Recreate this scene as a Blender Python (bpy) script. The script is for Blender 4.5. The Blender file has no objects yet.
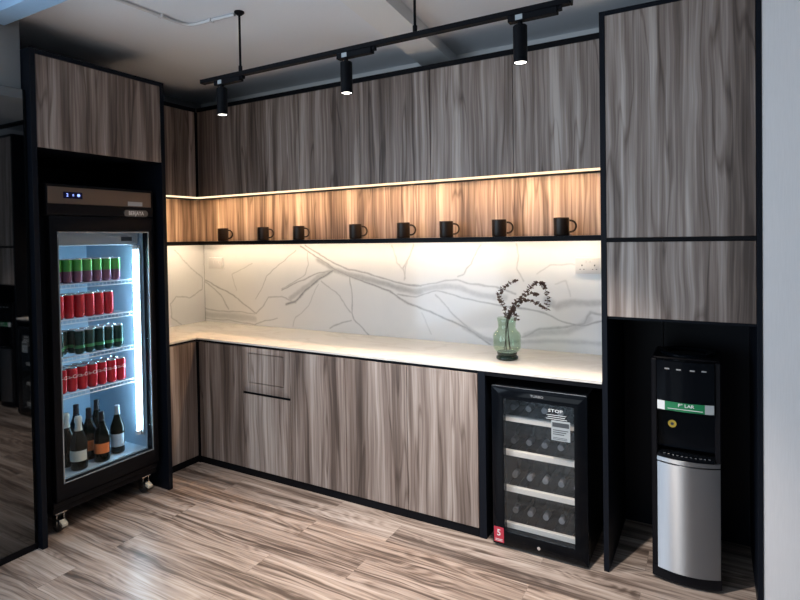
import bpy, bmesh, math, random
import numpy as np
from mathutils import Vector, Matrix

random.seed(7)
C = bpy.context.scene.collection
SC = bpy.context.scene
PI = math.pi

# ------------------------------------------------------------------ camera, world, light, exposure
cam_d = bpy.data.cameras.new('camera')
cam = bpy.data.objects.new('camera', cam_d)
C.objects.link(cam)
yaw, pitch, roll = math.radians(29.521), math.radians(-1.039), math.radians(-0.914)
Fv = Vector((-math.sin(yaw)*math.cos(pitch), math.cos(yaw)*math.cos(pitch), math.sin(pitch)))
R0 = Vector((math.cos(yaw), math.sin(yaw), 0)); U0 = R0.cross(Fv)
Rv = R0*math.cos(roll) + U0*math.sin(roll); Uv = -R0*math.sin(roll) + U0*math.cos(roll)
M = Matrix((Rv, Uv, -Fv)).transposed().to_4x4()
M.translation = Vector((3.238, -2.703, 1.590))
cam.matrix_world = M
cam_d.sensor_width = 36.0
cam_d.lens = 550.718/800*36.0
cam_d.shift_x = (400-401.647)/800
cam_d.shift_y = -(300-248.237)/800
cam_d.clip_start = 0.02
SC.camera = cam

SC.view_settings.view_transform = 'Standard'
SC.view_settings.look = 'None'
SC.view_settings.gamma = 1.0
SC.view_settings.use_curve_mapping = False
SC.view_settings.exposure = 0.0

world = bpy.data.worlds.new('world'); SC.world = world
world.use_nodes = True
world.node_tree.nodes['Background'].inputs['Color'].default_value = (0.55, 0.72, 1.0, 1)
world.node_tree.nodes['Background'].inputs['Strength'].default_value = 0.6

def area(name, loc, rot, sx, sy, energy, color):
    d = bpy.data.lights.new(name, 'AREA'); d.shape = 'RECTANGLE'
    d.size = sx; d.size_y = sy; d.energy = energy; d.color = color
    o = bpy.data.objects.new(name, d); C.objects.link(o)
    o.location = loc; o.rotation_euler = rot
    return o
# daylight through the windows of the left wall and of the wall behind the camera
area('window_daylight_left', (0.05, -3.55, 1.45), (0, -PI/2, 0), 2.0, 3.3, 105, (0.68, 0.84, 1.0))
area('window_daylight_rear', (1.55, -5.95, 1.45), (PI/2, 0, 0), 1.8, 1.9, 30, (0.83, 0.93, 0.96))

LED_NICHE = 145.0
LED_COUNTER = 52.0
LED_FRIDGE = 62.0
SPOT_W = (52.0, 150.0, 158.0)

# ------------------------------------------------------------------ materials
def mat(name):
    m = bpy.data.materials.new(name); m.use_nodes = True
    nt = m.node_tree
    return m, nt, nt.nodes['Principled BSDF']
def flat(name, col, rough=0.5, metal=0.0, spec=0.5, coat=0.0):
    m, nt, b = mat(name)
    b.inputs['Base Color'].default_value = (*col, 1)
    b.inputs['Roughness'].default_value = rough
    b.inputs['Metallic'].default_value = metal
    b.inputs['Specular IOR Level'].default_value = spec
    b.inputs['Coat Weight'].default_value = coat
    return m
def N(nt, t, **kw):
    n = nt.nodes.new(t)
    for k, v in kw.items():
        if hasattr(n, k) and k not in ('Scale',): setattr(n, k, v)
        else: n.inputs[k].default_value = v
    return n
def math_n(nt, op, a, b=None, c=None):
    n = nt.nodes.new('ShaderNodeMath'); n.operation = op
    for i, v in enumerate((a, b, c)):
        if v is None: continue
        if isinstance(v, (int, float)): n.inputs[i].default_value = v
        else: nt.links.new(v, n.inputs[i])
    return n.outputs[0]
def ramp(nt, fac, stops):
    n = nt.nodes.new('ShaderNodeValToRGB'); e = n.color_ramp.elements
    while len(e) < len(stops): e.new(0.5)
    for i, (p, c) in enumerate(stops):
        e[i].position = p; e[i].color = (*c, 1)
    nt.links.new(fac, n.inputs[0])
    return n.outputs[0]
def combine(nt, x, y, z):
    n = nt.nodes.new('ShaderNodeCombineXYZ')
    for i, v in enumerate((x, y, z)):
        if isinstance(v, (int, float)): n.inputs[i].default_value = v
        else: nt.links.new(v, n.inputs[i])
    return n.outputs[0]
def noise(nt, vec, scale=1.0, detail=2.0, rough=0.5, dist=0.0):
    n = nt.nodes.new('ShaderNodeTexNoise'); n.inputs['Scale'].default_value = scale
    n.inputs['Detail'].default_value = detail; n.inputs['Roughness'].default_value = rough
    n.inputs['Distortion'].default_value = dist
    nt.links.new(vec, n.inputs['Vector'])
    return n.outputs['Fac']
def pos_xyz(nt):
    g = nt.nodes.new('ShaderNodeNewGeometry'); s = nt.nodes.new('ShaderNodeSeparateXYZ')
    nt.links.new(g.outputs['Position'], s.inputs[0])
    return s.outputs
def mixc(nt, fac, a, b, blend='MIX'):
    n = nt.nodes.new('ShaderNodeMix'); n.data_type = 'RGBA'; n.blend_type = blend
    for s, v in ((n.inputs[0], fac), (n.inputs[6], a), (n.inputs[7], b)):
        if isinstance(v, (int, float)): s.default_value = v
        elif isinstance(v, tuple): s.default_value = (*v, 1)
        else: nt.links.new(v, s)
    return n.outputs[2]

def wood_laminate(name):
    m, nt, b = mat(name)
    x, y, z = pos_xyz(nt)
    h = math_n(nt, 'ADD', x, math_n(nt, 'MULTIPLY', y, 1.0))
    def nz(hs, ho, zs, hv, det=2.0, ro=0.55):
        return noise(nt, combine(nt, math_n(nt, 'MULTIPLY', hv, hs), ho, math_n(nt, 'MULTIPLY', z, zs)), 1.0, det, ro)
    warp = nz(4.0, 0.0, 1.1, h)
    warp2 = nz(16.0, 3.0, 4.5, h, 1.0)
    hw = math_n(nt, 'ADD', h, math_n(nt, 'ADD', math_n(nt, 'MULTIPLY', warp, 0.055), math_n(nt, 'MULTIPLY', warp2, 0.011)))
    broad = nz(5.0, 7.3, 0.5, hw, 1.0)
    wide = nz(15.0, 1.7, 0.55, hw, 2.0)
    fine = nz(60.0, 4.1, 1.05, hw, 3.0, 0.62)
    tiny = nz(270.0, 9.0, 5.0, h, 2.0, 0.6)
    f = math_n(nt, 'ADD', math_n(nt, 'MULTIPLY', wide, 0.54), math_n(nt, 'ADD', math_n(nt, 'MULTIPLY', fine, 0.38), math_n(nt, 'MULTIPLY', tiny, 0.08)))
    f = math_n(nt, 'ADD', f, math_n(nt, 'MULTIPLY', math_n(nt, 'SUBTRACT', broad, 0.5), 0.26))
    ln = nz(9.0, 12.4, 0.6, hw, 2.0)
    ln = math_n(nt, 'MULTIPLY', math_n(nt, 'ABSOLUTE', math_n(nt, 'SUBTRACT', ln, 0.47)), 42.0)
    ln = math_n(nt, 'SUBTRACT', 1.0, math_n(nt, 'MINIMUM', ln, 1.0))
    f = math_n(nt, 'SUBTRACT', f, math_n(nt, 'MULTIPLY', ln, 0.085))
    col = ramp(nt, f, [(0.34, (0.074, 0.053, 0.044)), (0.42, (0.142, 0.107, 0.090)), (0.495, (0.240, 0.188, 0.163)),
                       (0.56, (0.350, 0.290, 0.258)), (0.65, (0.54, 0.475, 0.435))])
    nt.links.new(col, b.inputs['Base Color'])
    b.inputs['Roughness'].default_value = 0.42
    b.inputs['Specular IOR Level'].default_value = 0.35
    return m

def floor_planks():
    m, nt, b = mat('floor_planks')
    x, y, z = pos_xyz(nt)
    br = nt.nodes.new('ShaderNodeTexBrick')
    br.offset = 0.37; br.offset_frequency = 2
    br.inputs['Color1'].default_value = (0, 0, 0, 1); br.inputs['Color2'].default_value = (1, 1, 1, 1)
    br.inputs['Mortar'].default_value = (0.5, 0.5, 0.5, 1)
    br.inputs['Scale'].default_value = 1.0; br.inputs['Mortar Size'].default_value = 0.0012
    br.inputs['Mortar Smooth'].default_value = 0.3
    br.inputs['Bias'].default_value = 0.0
    br.inputs['Brick Width'].default_value = 1.22; br.inputs['Row Height'].default_value = 0.182
    nt.links.new(combine(nt, math_n(nt, 'ADD', x, 3.15), math_n(nt, 'ADD', y, 7.0), 0.0), br.inputs['Vector'])
    sp = nt.nodes.new('ShaderNodeSeparateColor'); nt.links.new(br.outputs['Color'], sp.inputs[0])
    rnd = sp.outputs[0]
    off = math_n(nt, 'MULTIPLY', rnd, 37.0)
    warp = noise(nt, combine(nt, math_n(nt, 'MULTIPLY', x, 1.6), math_n(nt, 'MULTIPLY', y, 9.0), off), 1.0, 2.0)
    yw = math_n(nt, 'ADD', y, math_n(nt, 'MULTIPLY', warp, 0.075))
    wide = noise(nt, combine(nt, math_n(nt, 'MULTIPLY', x, 0.9), math_n(nt, 'MULTIPLY', yw, 24.0), off), 1.0, 2.0, 0.55)
    fine = noise(nt, combine(nt, math_n(nt, 'MULTIPLY', x, 2.6), math_n(nt, 'MULTIPLY', yw, 95.0), off), 1.0, 3.0, 0.6)
    # cathedral figure: rings of a slowly varying field
    fld = noise(nt, combine(nt, math_n(nt, 'MULTIPLY', x, 2.0), math_n(nt, 'MULTIPLY', y, 7.5), off), 1.0, 1.0)
    rings = math_n(nt, 'SINE', math_n(nt, 'MULTIPLY', fld, 75.0))
    rmask = noise(nt, combine(nt, math_n(nt, 'MULTIPLY', x, 1.3), math_n(nt, 'MULTIPLY', y, 5.0), math_n(nt, 'ADD', off, 11.0)), 1.0, 1.0)
    rm = math_n(nt, 'MULTIPLY', math_n(nt, 'SMOOTH_MIN', math_n(nt, 'MAXIMUM', math_n(nt, 'SUBTRACT', rmask, 0.5), 0.0), 0.15, 0.05), 0.26)
    f = math_n(nt, 'ADD', math_n(nt, 'MULTIPLY', wide, 0.52), math_n(nt, 'MULTIPLY', fine, 0.44))
    f = math_n(nt, 'ADD', f, math_n(nt, 'MULTIPLY', rings, rm))
    f = math_n(nt, 'ADD', f, math_n(nt, 'MULTIPLY', math_n(nt, 'SUBTRACT', rnd, 0.5), 0.05))
    col = ramp(nt, f, [(0.35, (0.080, 0.060, 0.050)), (0.425, (0.165, 0.128, 0.108)), (0.475, (0.275, 0.222, 0.190)),
                       (0.54, (0.36, 0.302, 0.262)), (0.64, (0.48, 0.42, 0.38))])
    col = mixc(nt, math_n(nt, 'MULTIPLY', br.outputs['Fac'], 0.4), col, (0.05, 0.038, 0.03))
    nt.links.new(col, b.inputs['Base Color'])
    b.inputs['Roughness'].default_value = 0.33
    b.inputs['Specular IOR Level'].default_value = 0.4
    bump = nt.nodes.new('ShaderNodeBump'); bump.inputs['Strength'].default_value = 0.08; bump.inputs['Distance'].default_value = 0.002
    nt.links.new(f, bump.inputs['Height']); nt.links.new(bump.outputs[0], b.inputs['Normal'])
    return m

def marble_slab():
    m, nt, b = mat('marble_slab')
    a = nt.nodes.new('ShaderNodeAttribute'); a.attribute_name = 'vein'
    x, y, z = pos_xyz(nt)
    v = combine(nt, math_n(nt, 'ADD', x, y), 0.0, z)
    cloud = noise(nt, v, 2.2, 4.0, 0.55)
    br = noise(nt, v, 40.0, 4.0, 0.7)
    base = mixc(nt, cloud, (0.88, 0.88, 0.88), (0.73, 0.75, 0.78))
    fac = math_n(nt, 'MULTIPLY', a.outputs['Fac'], math_n(nt, 'ADD', 0.55, math_n(nt, 'MULTIPLY', br, 0.9)))
    col = mixc(nt, math_n(nt, 'MINIMUM', fac, 1.0), base, (0.27, 0.285, 0.305))
    nt.links.new(col, b.inputs['Base Color'])
    b.inputs['Roughness'].default_value = 0.10
    return m

def cream_stone():
    m, nt, b = mat('cream_stone')
    x, y, z = pos_xyz(nt)
    v = combine(nt, math_n(nt, 'MULTIPLY', x, 0.8), math_n(nt, 'MULTIPLY', y, 1.6), 0.0)
    n1 = noise(nt, v, 2.0, 5.0, 0.55, 0.8)
    line = math_n(nt, 'ABSOLUTE', math_n(nt, 'SUBTRACT', n1, 0.5))
    vein = math_n(nt, 'SUBTRACT', 1.0, math_n(nt, 'MINIMUM', math_n(nt, 'MULTIPLY', line, 26.0), 1.0))
    cl = noise(nt, v, 3.0, 3.0)
    base = mixc(nt, cl, (0.80, 0.785, 0.75), (0.73, 0.71, 0.67))
    col = mixc(nt, math_n(nt, 'MULTIPLY', vein, 0.22), base, (0.42, 0.38, 0.33))
    nt.links.new(col, b.inputs['Base Color'])
    b.inputs['Roughness'].default_value = 0.22
    return m

def brushed_steel(name, col, rough=0.3, axis='z'):
    m, nt, b = mat(name)
    x, y, z = pos_xyz(nt)
    n = noise(nt, combine(nt, math_n(nt, 'MULTIPLY', math_n(nt, 'ADD', x, y), 8.0 if axis == 'h' else 700.0), 0.0, math_n(nt, 'MULTIPLY', z, 900.0 if axis == 'h' else 4.0)), 1.0, 2.0)
    nt.links.new(mixc(nt, n, tuple(c*0.88 for c in col), col), b.inputs['Base Color'])
    b.inputs['Metallic'].default_value = 1.0
    nt.links.new(math_n(nt, 'ADD', rough-0.05, math_n(nt, 'MULTIPLY', n, 0.1)), b.inputs['Roughness'])
    return m

def pane(name, tint=(1, 1, 1), refl=1.0, rough=0.0, coat=(1, 1, 1)):
    m = bpy.data.materials.new(name); m.use_nodes = True; nt = m.node_tree
    nt.nodes.clear()
    out = nt.nodes.new('ShaderNodeOutputMaterial'); mix = nt.nodes.new('ShaderNodeMixShader')
    tr = nt.nodes.new('ShaderNodeBsdfTransparent'); tr.inputs['Color'].default_value = (*tint, 1)
    gl = nt.nodes.new('ShaderNodeBsdfGlossy'); gl.inputs['Roughness'].default_value = rough
    lw = nt.nodes.new('ShaderNodeLayerWeight'); lw.inputs['Blend'].default_value = 0.5
    schlick = math_n(nt, 'ADD', 0.04, math_n(nt, 'MULTIPLY', 0.96, math_n(nt, 'POWER', lw.outputs['Facing'], 5.0)))
    gl.inputs['Color'].default_value = (*coat, 1)
    nt.links.new(math_n(nt, 'MINIMUM', math_n(nt, 'MULTIPLY', schlick, refl), 1.0), mix.inputs[0])
    nt.links.new(tr.outputs[0], mix.inputs[1]); nt.links.new(gl.outputs[0], mix.inputs[2])
    nt.links.new(mix.outputs[0], out.inputs[0])
    return m

def glow(name, col, strength):
    m = bpy.data.materials.new(name); m.use_nodes = True; nt = m.node_tree
    nt.nodes.clear()
    out = nt.nodes.new('ShaderNodeOutputMaterial'); e = nt.nodes.new('ShaderNodeEmission')
    e.inputs['Color'].default_value = (*col, 1); e.inputs['Strength'].default_value = strength
    nt.links.new(e.outputs[0], out.inputs[0])
    return m

def paint(name, col, rough=0.85):
    m, nt, b = mat(name)
    x, y, z = pos_xyz(nt)
    n = noise(nt, combine(nt, x, y, z), 60.0, 3.0)
    nt.links.new(mixc(nt, n, tuple(c*0.97 for c in col), col), b.inputs['Base Color'])
    b.inputs['Roughness'].default_value = rough
    bump = nt.nodes.new('ShaderNodeBump'); bump.inputs['Strength'].default_value = 0.05; bump.inputs['Distance'].default_value = 0.001
    nt.links.new(n, bump.inputs['Height']); nt.links.new(bump.outputs[0], b.inputs['Normal'])
    return m

def wallpaper():
    m, nt, b = mat('ribbed_wallpaper')
    x, y, z = pos_xyz(nt)
    n = noise(nt, combine(nt, math_n(nt, 'MULTIPLY', x, 420.0), math_n(nt, 'MULTIPLY', y, 420.0), math_n(nt, 'MULTIPLY', z, 14.0)), 1.0, 2.0)
    nt.links.new(mixc(nt, n, (0.80, 0.77, 0.765), (0.89, 0.86, 0.855)), b.inputs['Base Color'])
    b.inputs['Roughness'].default_value = 0.8
    return m

WOOD = wood_laminate('wood_laminate')
FLOOR = floor_planks()
MARBLE = marble_slab()
STONE = cream_stone()
BLACK = flat('matt_black_metal', (0.0035, 0.004, 0.006), 0.5, 0, 0.12)
LAMBLACK = flat('black_laminate', (0.004, 0.006, 0.011), 0.45, 0, 0.15)
GLOSSBLACK = flat('gloss_black_plastic', (0.003, 0.004, 0.006), 0.08, 0, 0.10)
SATINBLACK = flat('satin_black_steel', (0.006, 0.006, 0.008), 0.42, 0, 0.12)
MUGM = flat('dark_glazed_ceramic', (0.022, 0.014, 0.010), 0.35, 0, 0.3)
CEIL = paint('ceiling_paint', (0.83, 0.85, 0.89))
WALL = paint('wall_paint', (0.22, 0.225, 0.23))
BEAMB = paint('daylight_tint_beam', (0.36, 0.56, 0.80))  # white beam; the blue of the daylight is put into its base colour
BEAMP = paint('beam_paint', (0.84, 0.84, 0.84))
PAPER = wallpaper()
WHITEP = flat('white_plastic', (0.68, 0.68, 0.69), 0.3)
GREYP = flat('grey_plastic', (0.25, 0.25, 0.26), 0.4)
STEELV = brushed_steel('brushed_steel_door', (0.45, 0.465, 0.49), 0.44)
_n = STEELV.node_tree; _p = _n.nodes['Principled BSDF']; _t = _n.nodes.new('ShaderNodeTangent'); _t.direction_type = 'RADIAL'; _t.axis = 'Z'
_n.links.new(_t.outputs[0], _p.inputs['Tangent']); _p.inputs['Anisotropic'].default_value = 0.96; _p.inputs['Anisotropic Rotation'].default_value = 0.25
STEELH = brushed_steel('brushed_steel_strip', (0.20, 0.175, 0.155), 0.38, 'h')
CHROME = flat('chrome', (0.75, 0.76, 0.78), 0.15, 1.0)
MIRROR = flat('dark_tinted_mirror', (0.105, 0.108, 0.112), 0.025, 1.0)
CLEAR = pane('clear_glass', (0.98, 0.99, 0.995), 0.2)
COOLGL = pane('smoked_glass', (0.96, 0.97, 0.98), 1.2, 0.0, (0.75, 0.88, 1.0))
VASEGL = pane('green_vase_glass', (0.83, 0.89, 0.83), 0.9, 0.02)
VASEDK = flat('dark_green_glass', (0.010, 0.022, 0.016), 0.06)
LEDW = glow('warm_led', (1.0, 0.58, 0.28), LED_NICHE)
LEDW2 = glow('warm_led_counter', (1.0, 0.75, 0.49), LED_COUNTER)
LEDD = glow('warm_diffuser', (1.0, 0.76, 0.48), 1.7)
LEDC = glow('cool_led', (0.48, 0.78, 1.0), LED_FRIDGE)
LENS = glow('lamp_lens', (1.0, 0.95, 0.88), 8.0)
LINER = flat('pale_blue_liner', (0.36, 0.50, 0.62), 0.35)
WIRE = flat('white_wire', (0.70, 0.74, 0.78), 0.3, 0.3)
BLUELED = glow('blue_segments', (0.25, 0.35, 1.0), 2.5)
NAVY = flat('display_navy', (0.004, 0.006, 0.05), 0.15)
BEECH = flat('pale_beech', (0.84, 0.78, 0.70), 0.45)
GREEN = flat('green_label', (0.010, 0.20, 0.075), 0.4)
WHITE = flat('white_print', (0.80, 0.82, 0.82), 0.5)
SILVER = flat('silver_print', (0.45, 0.46, 0.48), 0.35, 0.6)
YELLOW = flat('yellow_sticker', (0.75, 0.50, 0.06), 0.5)
RED = flat('red_sticker', (0.50, 0.03, 0.06), 0.5)
GREYLAB = flat('grey_label', (0.42, 0.46, 0.48), 0.5)
DARKPR = flat('dark_print', (0.06, 0.07, 0.08), 0.5)
CANRED = flat('can_red', (0.55, 0.015, 0.03), 0.22, 0.45)
CANGRN = flat('can_bright_green', (0.10, 0.42, 0.08), 0.22, 0.45)
CANPUR = flat('can_mauve', (0.22, 0.09, 0.16), 0.22, 0.45)
CANDRK = flat('can_dark_green', (0.012, 0.05, 0.042), 0.22, 0.45)
CANMID = flat('can_leaf_green', (0.05, 0.28, 0.10), 0.28, 0.25)
ALU = flat('can_aluminium', (0.75, 0.77, 0.79), 0.2, 1.0)
BOTGL = flat('bottle_dark_glass', (0.004, 0.006, 0.004), 0.05, 0, 0.22)
FOILW = flat('foil_cream', (0.62, 0.66, 0.60), 0.35, 0.3)
FOILD = flat('foil_dark', (0.02, 0.02, 0.025), 0.3, 0.5)
FOILB = flat('foil_silver_blue', (0.35, 0.42, 0.50), 0.3, 0.4)
LABW = flat('label_cream', (0.60, 0.64, 0.58), 0.6)
LABO = flat('label_orange', (0.70, 0.19, 0.05), 0.6)
LABB = flat('label_pale_blue', (0.45, 0.58, 0.70), 0.6)
RUBBER = flat('rubber', (0.02, 0.02, 0.022), 0.6)
ZINC = flat('pale_brake_pedal', (0.62, 0.60, 0.50), 0.4)
STEM = flat('dried_stem', (0.045, 0.030, 0.018), 0.7)
LEAF = flat('dried_leaf', (0.080, 0.040, 0.026), 0.65)
CAPW = flat('bottle_capsule_pale', (0.22, 0.22, 0.23), 0.4)
FRAMEW = flat('window_frame_grey', (0.25, 0.26, 0.28), 0.5)

# ------------------------------------------------------------------ mesh helpers
class B:
    """collects shapes in world coordinates, several materials allowed"""
    def __init__(s): s.bm = bmesh.new(); s.mi = 0
    def _add(s, t):
        for f in t.faces: f.material_index = s.mi
        me = bpy.data.meshes.new('tmp'); t.to_mesh(me); t.free()
        s.bm.from_mesh(me); bpy.data.meshes.remove(me)
        return s
    def m(s, i): s.mi = i; return s
    def box(s, x0, x1, y0, y1, z0, z1, bev=0.0, seg=1):
        t = bmesh.new(); bmesh.ops.create_cube(t, size=1.0)
        for v in t.verts:
            v.co = Vector(((x0+x1)/2 + v.co.x*(x1-x0), (y0+y1)/2 + v.co.y*(y1-y0), (z0+z1)/2 + v.co.z*(z1-z0)))
        if bev: bmesh.ops.bevel(t, geom=list(t.edges), offset=bev, segments=seg, profile=0.5, affect='EDGES')
        return s._add(t)
    def lathe(s, prof, c, n=32, axis='z', close=False):
        t = bmesh.new(); rings = []
        for r, h in prof:
            ring = []
            if r < 1e-6:
                ring = [t.verts.new((0, 0, h))]
            else:
                for i in range(n):
                    a = 2*PI*i/n; ring.append(t.verts.new((r*math.cos(a), r*math.sin(a), h)))
            rings.append(ring)
        pr = list(zip(rings, rings[1:]))
        if close: pr.append((rings[-1], rings[0]))
        for a, b in pr:
            for i in range(n):
                j = (i+1) % n
                if len(a) == 1 and len(b) == 1: continue
                if len(a) == 1: t.faces.new((a[0], b[j], b[i])) if False else t.faces.new((a[0], b[i], b[j]))
                elif len(b) == 1: t.faces.new((a[i], a[j], b[0]))
                else: t.faces.new((a[i], a[j], b[j], b[i]))
        bmesh.ops.recalc_face_normals(t, faces=list(t.faces))
        if axis == 'y': R = Matrix.Rotation(PI/2, 4, 'X')      # +z -> -y
        elif axis == 'x': R = Matrix.Rotation(PI/2, 4, 'Y')    # +z -> +x
        else: R = Matrix.Identity(4)
        bmesh.ops.transform(t, matrix=Matrix.Translation(Vector(c)) @ R, verts=t.verts)
        return s._add(t)
    def cyl(s, c, r, h, n=24, axis='z', bev=0.0):
        if bev: p = [(0, 0), (r-bev, 0), (r, bev), (r, h-bev), (r-bev, h), (0, h)]
        else: p = [(0, 0), (r, 0), (r, h), (0, h)]
        return s.lathe(p, c, n, axis)
    def tube(s, pts, r, n=10, closed=False):
        pts = [Vector(p) for p in pts]; rr = r if isinstance(r, (list, tuple)) else [r]*len(pts)
        t = bmesh.new(); rings = []; up = None
        L = len(pts)
        for i, p in enumerate(pts):
            if closed: d = (pts[(i+1) % L]-pts[i-1]).normalized()
            else: d = (pts[min(i+1, L-1)]-pts[max(i-1, 0)]).normalized()
            if up is None:
                up = Vector((0, 0, 1)) if abs(d.z) < 0.9 else Vector((1, 0, 0))
            u = (up - d*up.dot(d)).normalized(); w = d.cross(u); up = u
            rings.append([t.verts.new(p + (u*math.cos(2*PI*k/n) + w*math.sin(2*PI*k/n))*rr[i]) for k in range(n)])
        pr = list(zip(rings, rings[1:])) + ([(rings[-1], rings[0])] if closed else [])
        for a, b in pr:
            for k in range(n): t.faces.new((a[k], a[(k+1) % n], b[(k+1) % n], b[k]))
        if not closed:
            t.faces.new(list(reversed(rings[0]))); t.faces.new(rings[-1])
        bmesh.ops.recalc_face_normals(t, faces=list(t.faces))
        return s._add(t)
    def prism(s, poly, axis, a0, a1, bev=0.0):
        """poly: 2-D points; axis x -> (y,z), y -> (x,z), z -> (x,y)"""
        t = bmesh.new()
        def P(p, a):
            return {'x': (a, p[0], p[1]), 'y': (p[0], a, p[1]), 'z': (p[0], p[1], a)}[axis]
        va = [t.verts.new(P(p, a0)) for p in poly]; vb = [t.verts.new(P(p, a1)) for p in poly]
        n = len(poly)
        t.faces.new(va); t.faces.new(list(reversed(vb)))
        for i in range(n): t.faces.new((va[i], vb[i], vb[(i+1) % n], va[(i+1) % n]))
        bmesh.ops.recalc_face_normals(t, faces=list(t.faces))
        if bev: bmesh.ops.bevel(t, geom=list(t.edges), offset=bev, segments=2, profile=0.5, affect='EDGES')
        return s._add(t)
    def frame(s, axis, a0, a1, u0, u1, v0, v1, tu, tv, bev=0.0):
        """a rectangular frame lying across axis x (u=y, v=z) or y (u=x, v=z), member widths tu (sides), tv=(bottom, top)"""
        outer = [(u0, v0), (u1, v0), (u1, v1), (u0, v1)]
        inner = [(u0+tu, v0+tv[0]), (u1-tu, v0+tv[0]), (u1-tu, v1-tv[1]), (u0+tu, v1-tv[1])]
        t = bmesh.new()
        def P(p, a): return (a, p[0], p[1]) if axis == 'x' else (p[0], a, p[1])
        L = [[t.verts.new(P(p, a)) for p in q] for a in (a0, a1) for q in (outer, inner)]
        for i in range(4):
            j = (i+1) % 4
            t.faces.new((L[0][i], L[0][j], L[1][j], L[1][i])); t.faces.new((L[2][i], L[2][j], L[3][j], L[3][i]))
            t.faces.new((L[0][i], L[0][j], L[2][j], L[2][i])); t.faces.new((L[1][i], L[1][j], L[3][j], L[3][i]))
        bmesh.ops.recalc_face_normals(t, faces=list(t.faces))
        if bev: bmesh.ops.bevel(t, geom=list(t.edges), offset=bev, segments=1, profile=0.5, affect='EDGES')
        return s._add(t)
    def text(s, body, size, loc, R, depth=0.0004, align='CENTER', bold=False, sx=1.0):
        me = text_mesh(body, size, depth, align, bold)
        me.transform(Matrix.Translation(Vector(loc)) @ R @ Matrix.Diagonal((sx, 1, 1, 1)))
        t = bmesh.new(); t.from_mesh(me); bpy.data.meshes.remove(me)
        return s._add(t)

def text_mesh(body, size, depth, align='CENTER', bold=False):
    cu = bpy.data.curves.new('txt', 'FONT'); cu.body = body; cu.size = size; cu.align_x = align; cu.align_y = 'CENTER'
    cu.extrude = depth; cu.resolution_u = 2
    if bold: cu.offset = size*0.012
    o = bpy.data.objects.new('txt', cu); C.objects.link(o)
    bpy.context.view_layer.update()
    dg = bpy.context.evaluated_depsgraph_get()
    me = bpy.data.meshes.new_from_object(o.evaluated_get(dg))
    bpy.data.objects.remove(o); bpy.data.curves.remove(cu)
    return me

FRONT = Matrix.Rotation(PI/2, 4, 'X')                                         # text on a face that looks to -y
SIDE = Matrix.Rotation(PI/2, 4, 'Z') @ Matrix.Rotation(PI/2, 4, 'X')          # text on a face that looks to +x

def wloc(o):
    v = Vector((0, 0, 0))
    while o is not None: v = v + o.location; o = o.parent
    return v
def tag(o, label, cat, group=None, kind=None):
    o['label'] = label; o['category'] = cat
    if group: o['group'] = group
    if kind: o['kind'] = kind
    return o
def thing(name, loc, label, cat, group=None):
    o = bpy.data.objects.new(name, None); C.objects.link(o); o.location = loc
    o.empty_display_size = 0.1
    return tag(o, label, cat, group)
def obj(name, b, mats, parent=None, loc=None, angle=35, label=None):
    """b in world coordinates; becomes one mesh object with its origin at the parent's (or at loc)"""
    me = bpy.data.meshes.new(name); b.bm.to_mesh(me); b.bm.free()
    for mm in (mats if isinstance(mats, (list, tuple)) else [mats]): me.materials.append(mm)
    o = bpy.data.objects.new(name, me); C.objects.link(o)
    base = wloc(parent) if parent is not None else Vector((0, 0, 0))
    org = Vector(loc) if loc is not None else base
    me.transform(Matrix.Translation(-org))
    o.parent = parent; o.location = org - base
    if len(me.polygons):
        me.polygons.foreach_set('use_smooth', [True]*len(me.polygons))
        me.set_sharp_from_angle(angle=math.radians(angle))
    if label: o['label'] = label
    return o
def struct(name, b, mats, label, cat, loc=None):
    o = obj(name, b, mats, None, loc); tag(o, label, cat, None, 'structure')
    return o
def copy_tree(src, loc=None, parent=None):
    c = src.copy(); C.objects.link(c); c.parent = parent
    if loc is not None: c.location = loc
    for ch in [k for k in src.children]: copy_tree(ch, None, c)
    return c

# ------------------------------------------------------------------ the room
H = 2.78
XL, XR, YB, YF = -0.63, 4.6, 0.63, -6.0
b = B().box(XL-0.1, XR+0.1, YF-0.1, YB+0.1, -0.12, 0.0)
struct('floor', b, FLOOR, 'brown grey wood plank floor of the pantry', 'floor')
b = B().box(XL-0.1, XR+0.1, YF-0.1, YB+0.1, H, H+0.12)
struct('ceiling', b, CEIL, 'pale grey painted ceiling above the pantry', 'ceiling')
b = B().box(XL-0.1, XR+0.1, YB, YB+0.1, 0, H)
struct('wall_back', b, BEAMP, 'grey painted wall behind the cabinets', 'wall')
b = B().box(XL-0.1, XL, -1.171, YB, 0, H)
b.box(XL-0.1, 0.117, -1.9, -1.171, 0, H)
b.box(-0.1, 0.02, -5.3, -1.9, 0, 0.35); b.box(-0.1, 0.02, -5.3, -1.9, 2.52, H); b.box(-0.1, 0.117, YF, -5.3, 0, H)
struct('wall_left', b, WALL, 'grey wall on the left above the dark mirror', 'wall')
b = B().box(0.6, 2.5, YF-0.1, YF, 0, 0.4); b.box(0.6, 2.5, YF-0.1, YF, 2.45, H)
b.box(-0.1, 0.6, YF-0.1, YF, 0, H); b.box(2.5, XR+0.1, YF-0.1, YF, 0, H)
struct('wall_rear', b, WALL, 'grey wall with windows behind the viewer', 'wall')
b = B().box(XR, XR+0.1, YF, YB, 0, H)
struct('wall_right', b, WALL, 'grey side wall to the right of the column', 'wall')
b = B().box(3.4145, XR, 0.004, YB, 0, H)
struct('column', b, PAPER, 'pale grey ribbed column right of the tall cabinet', 'column')
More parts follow.
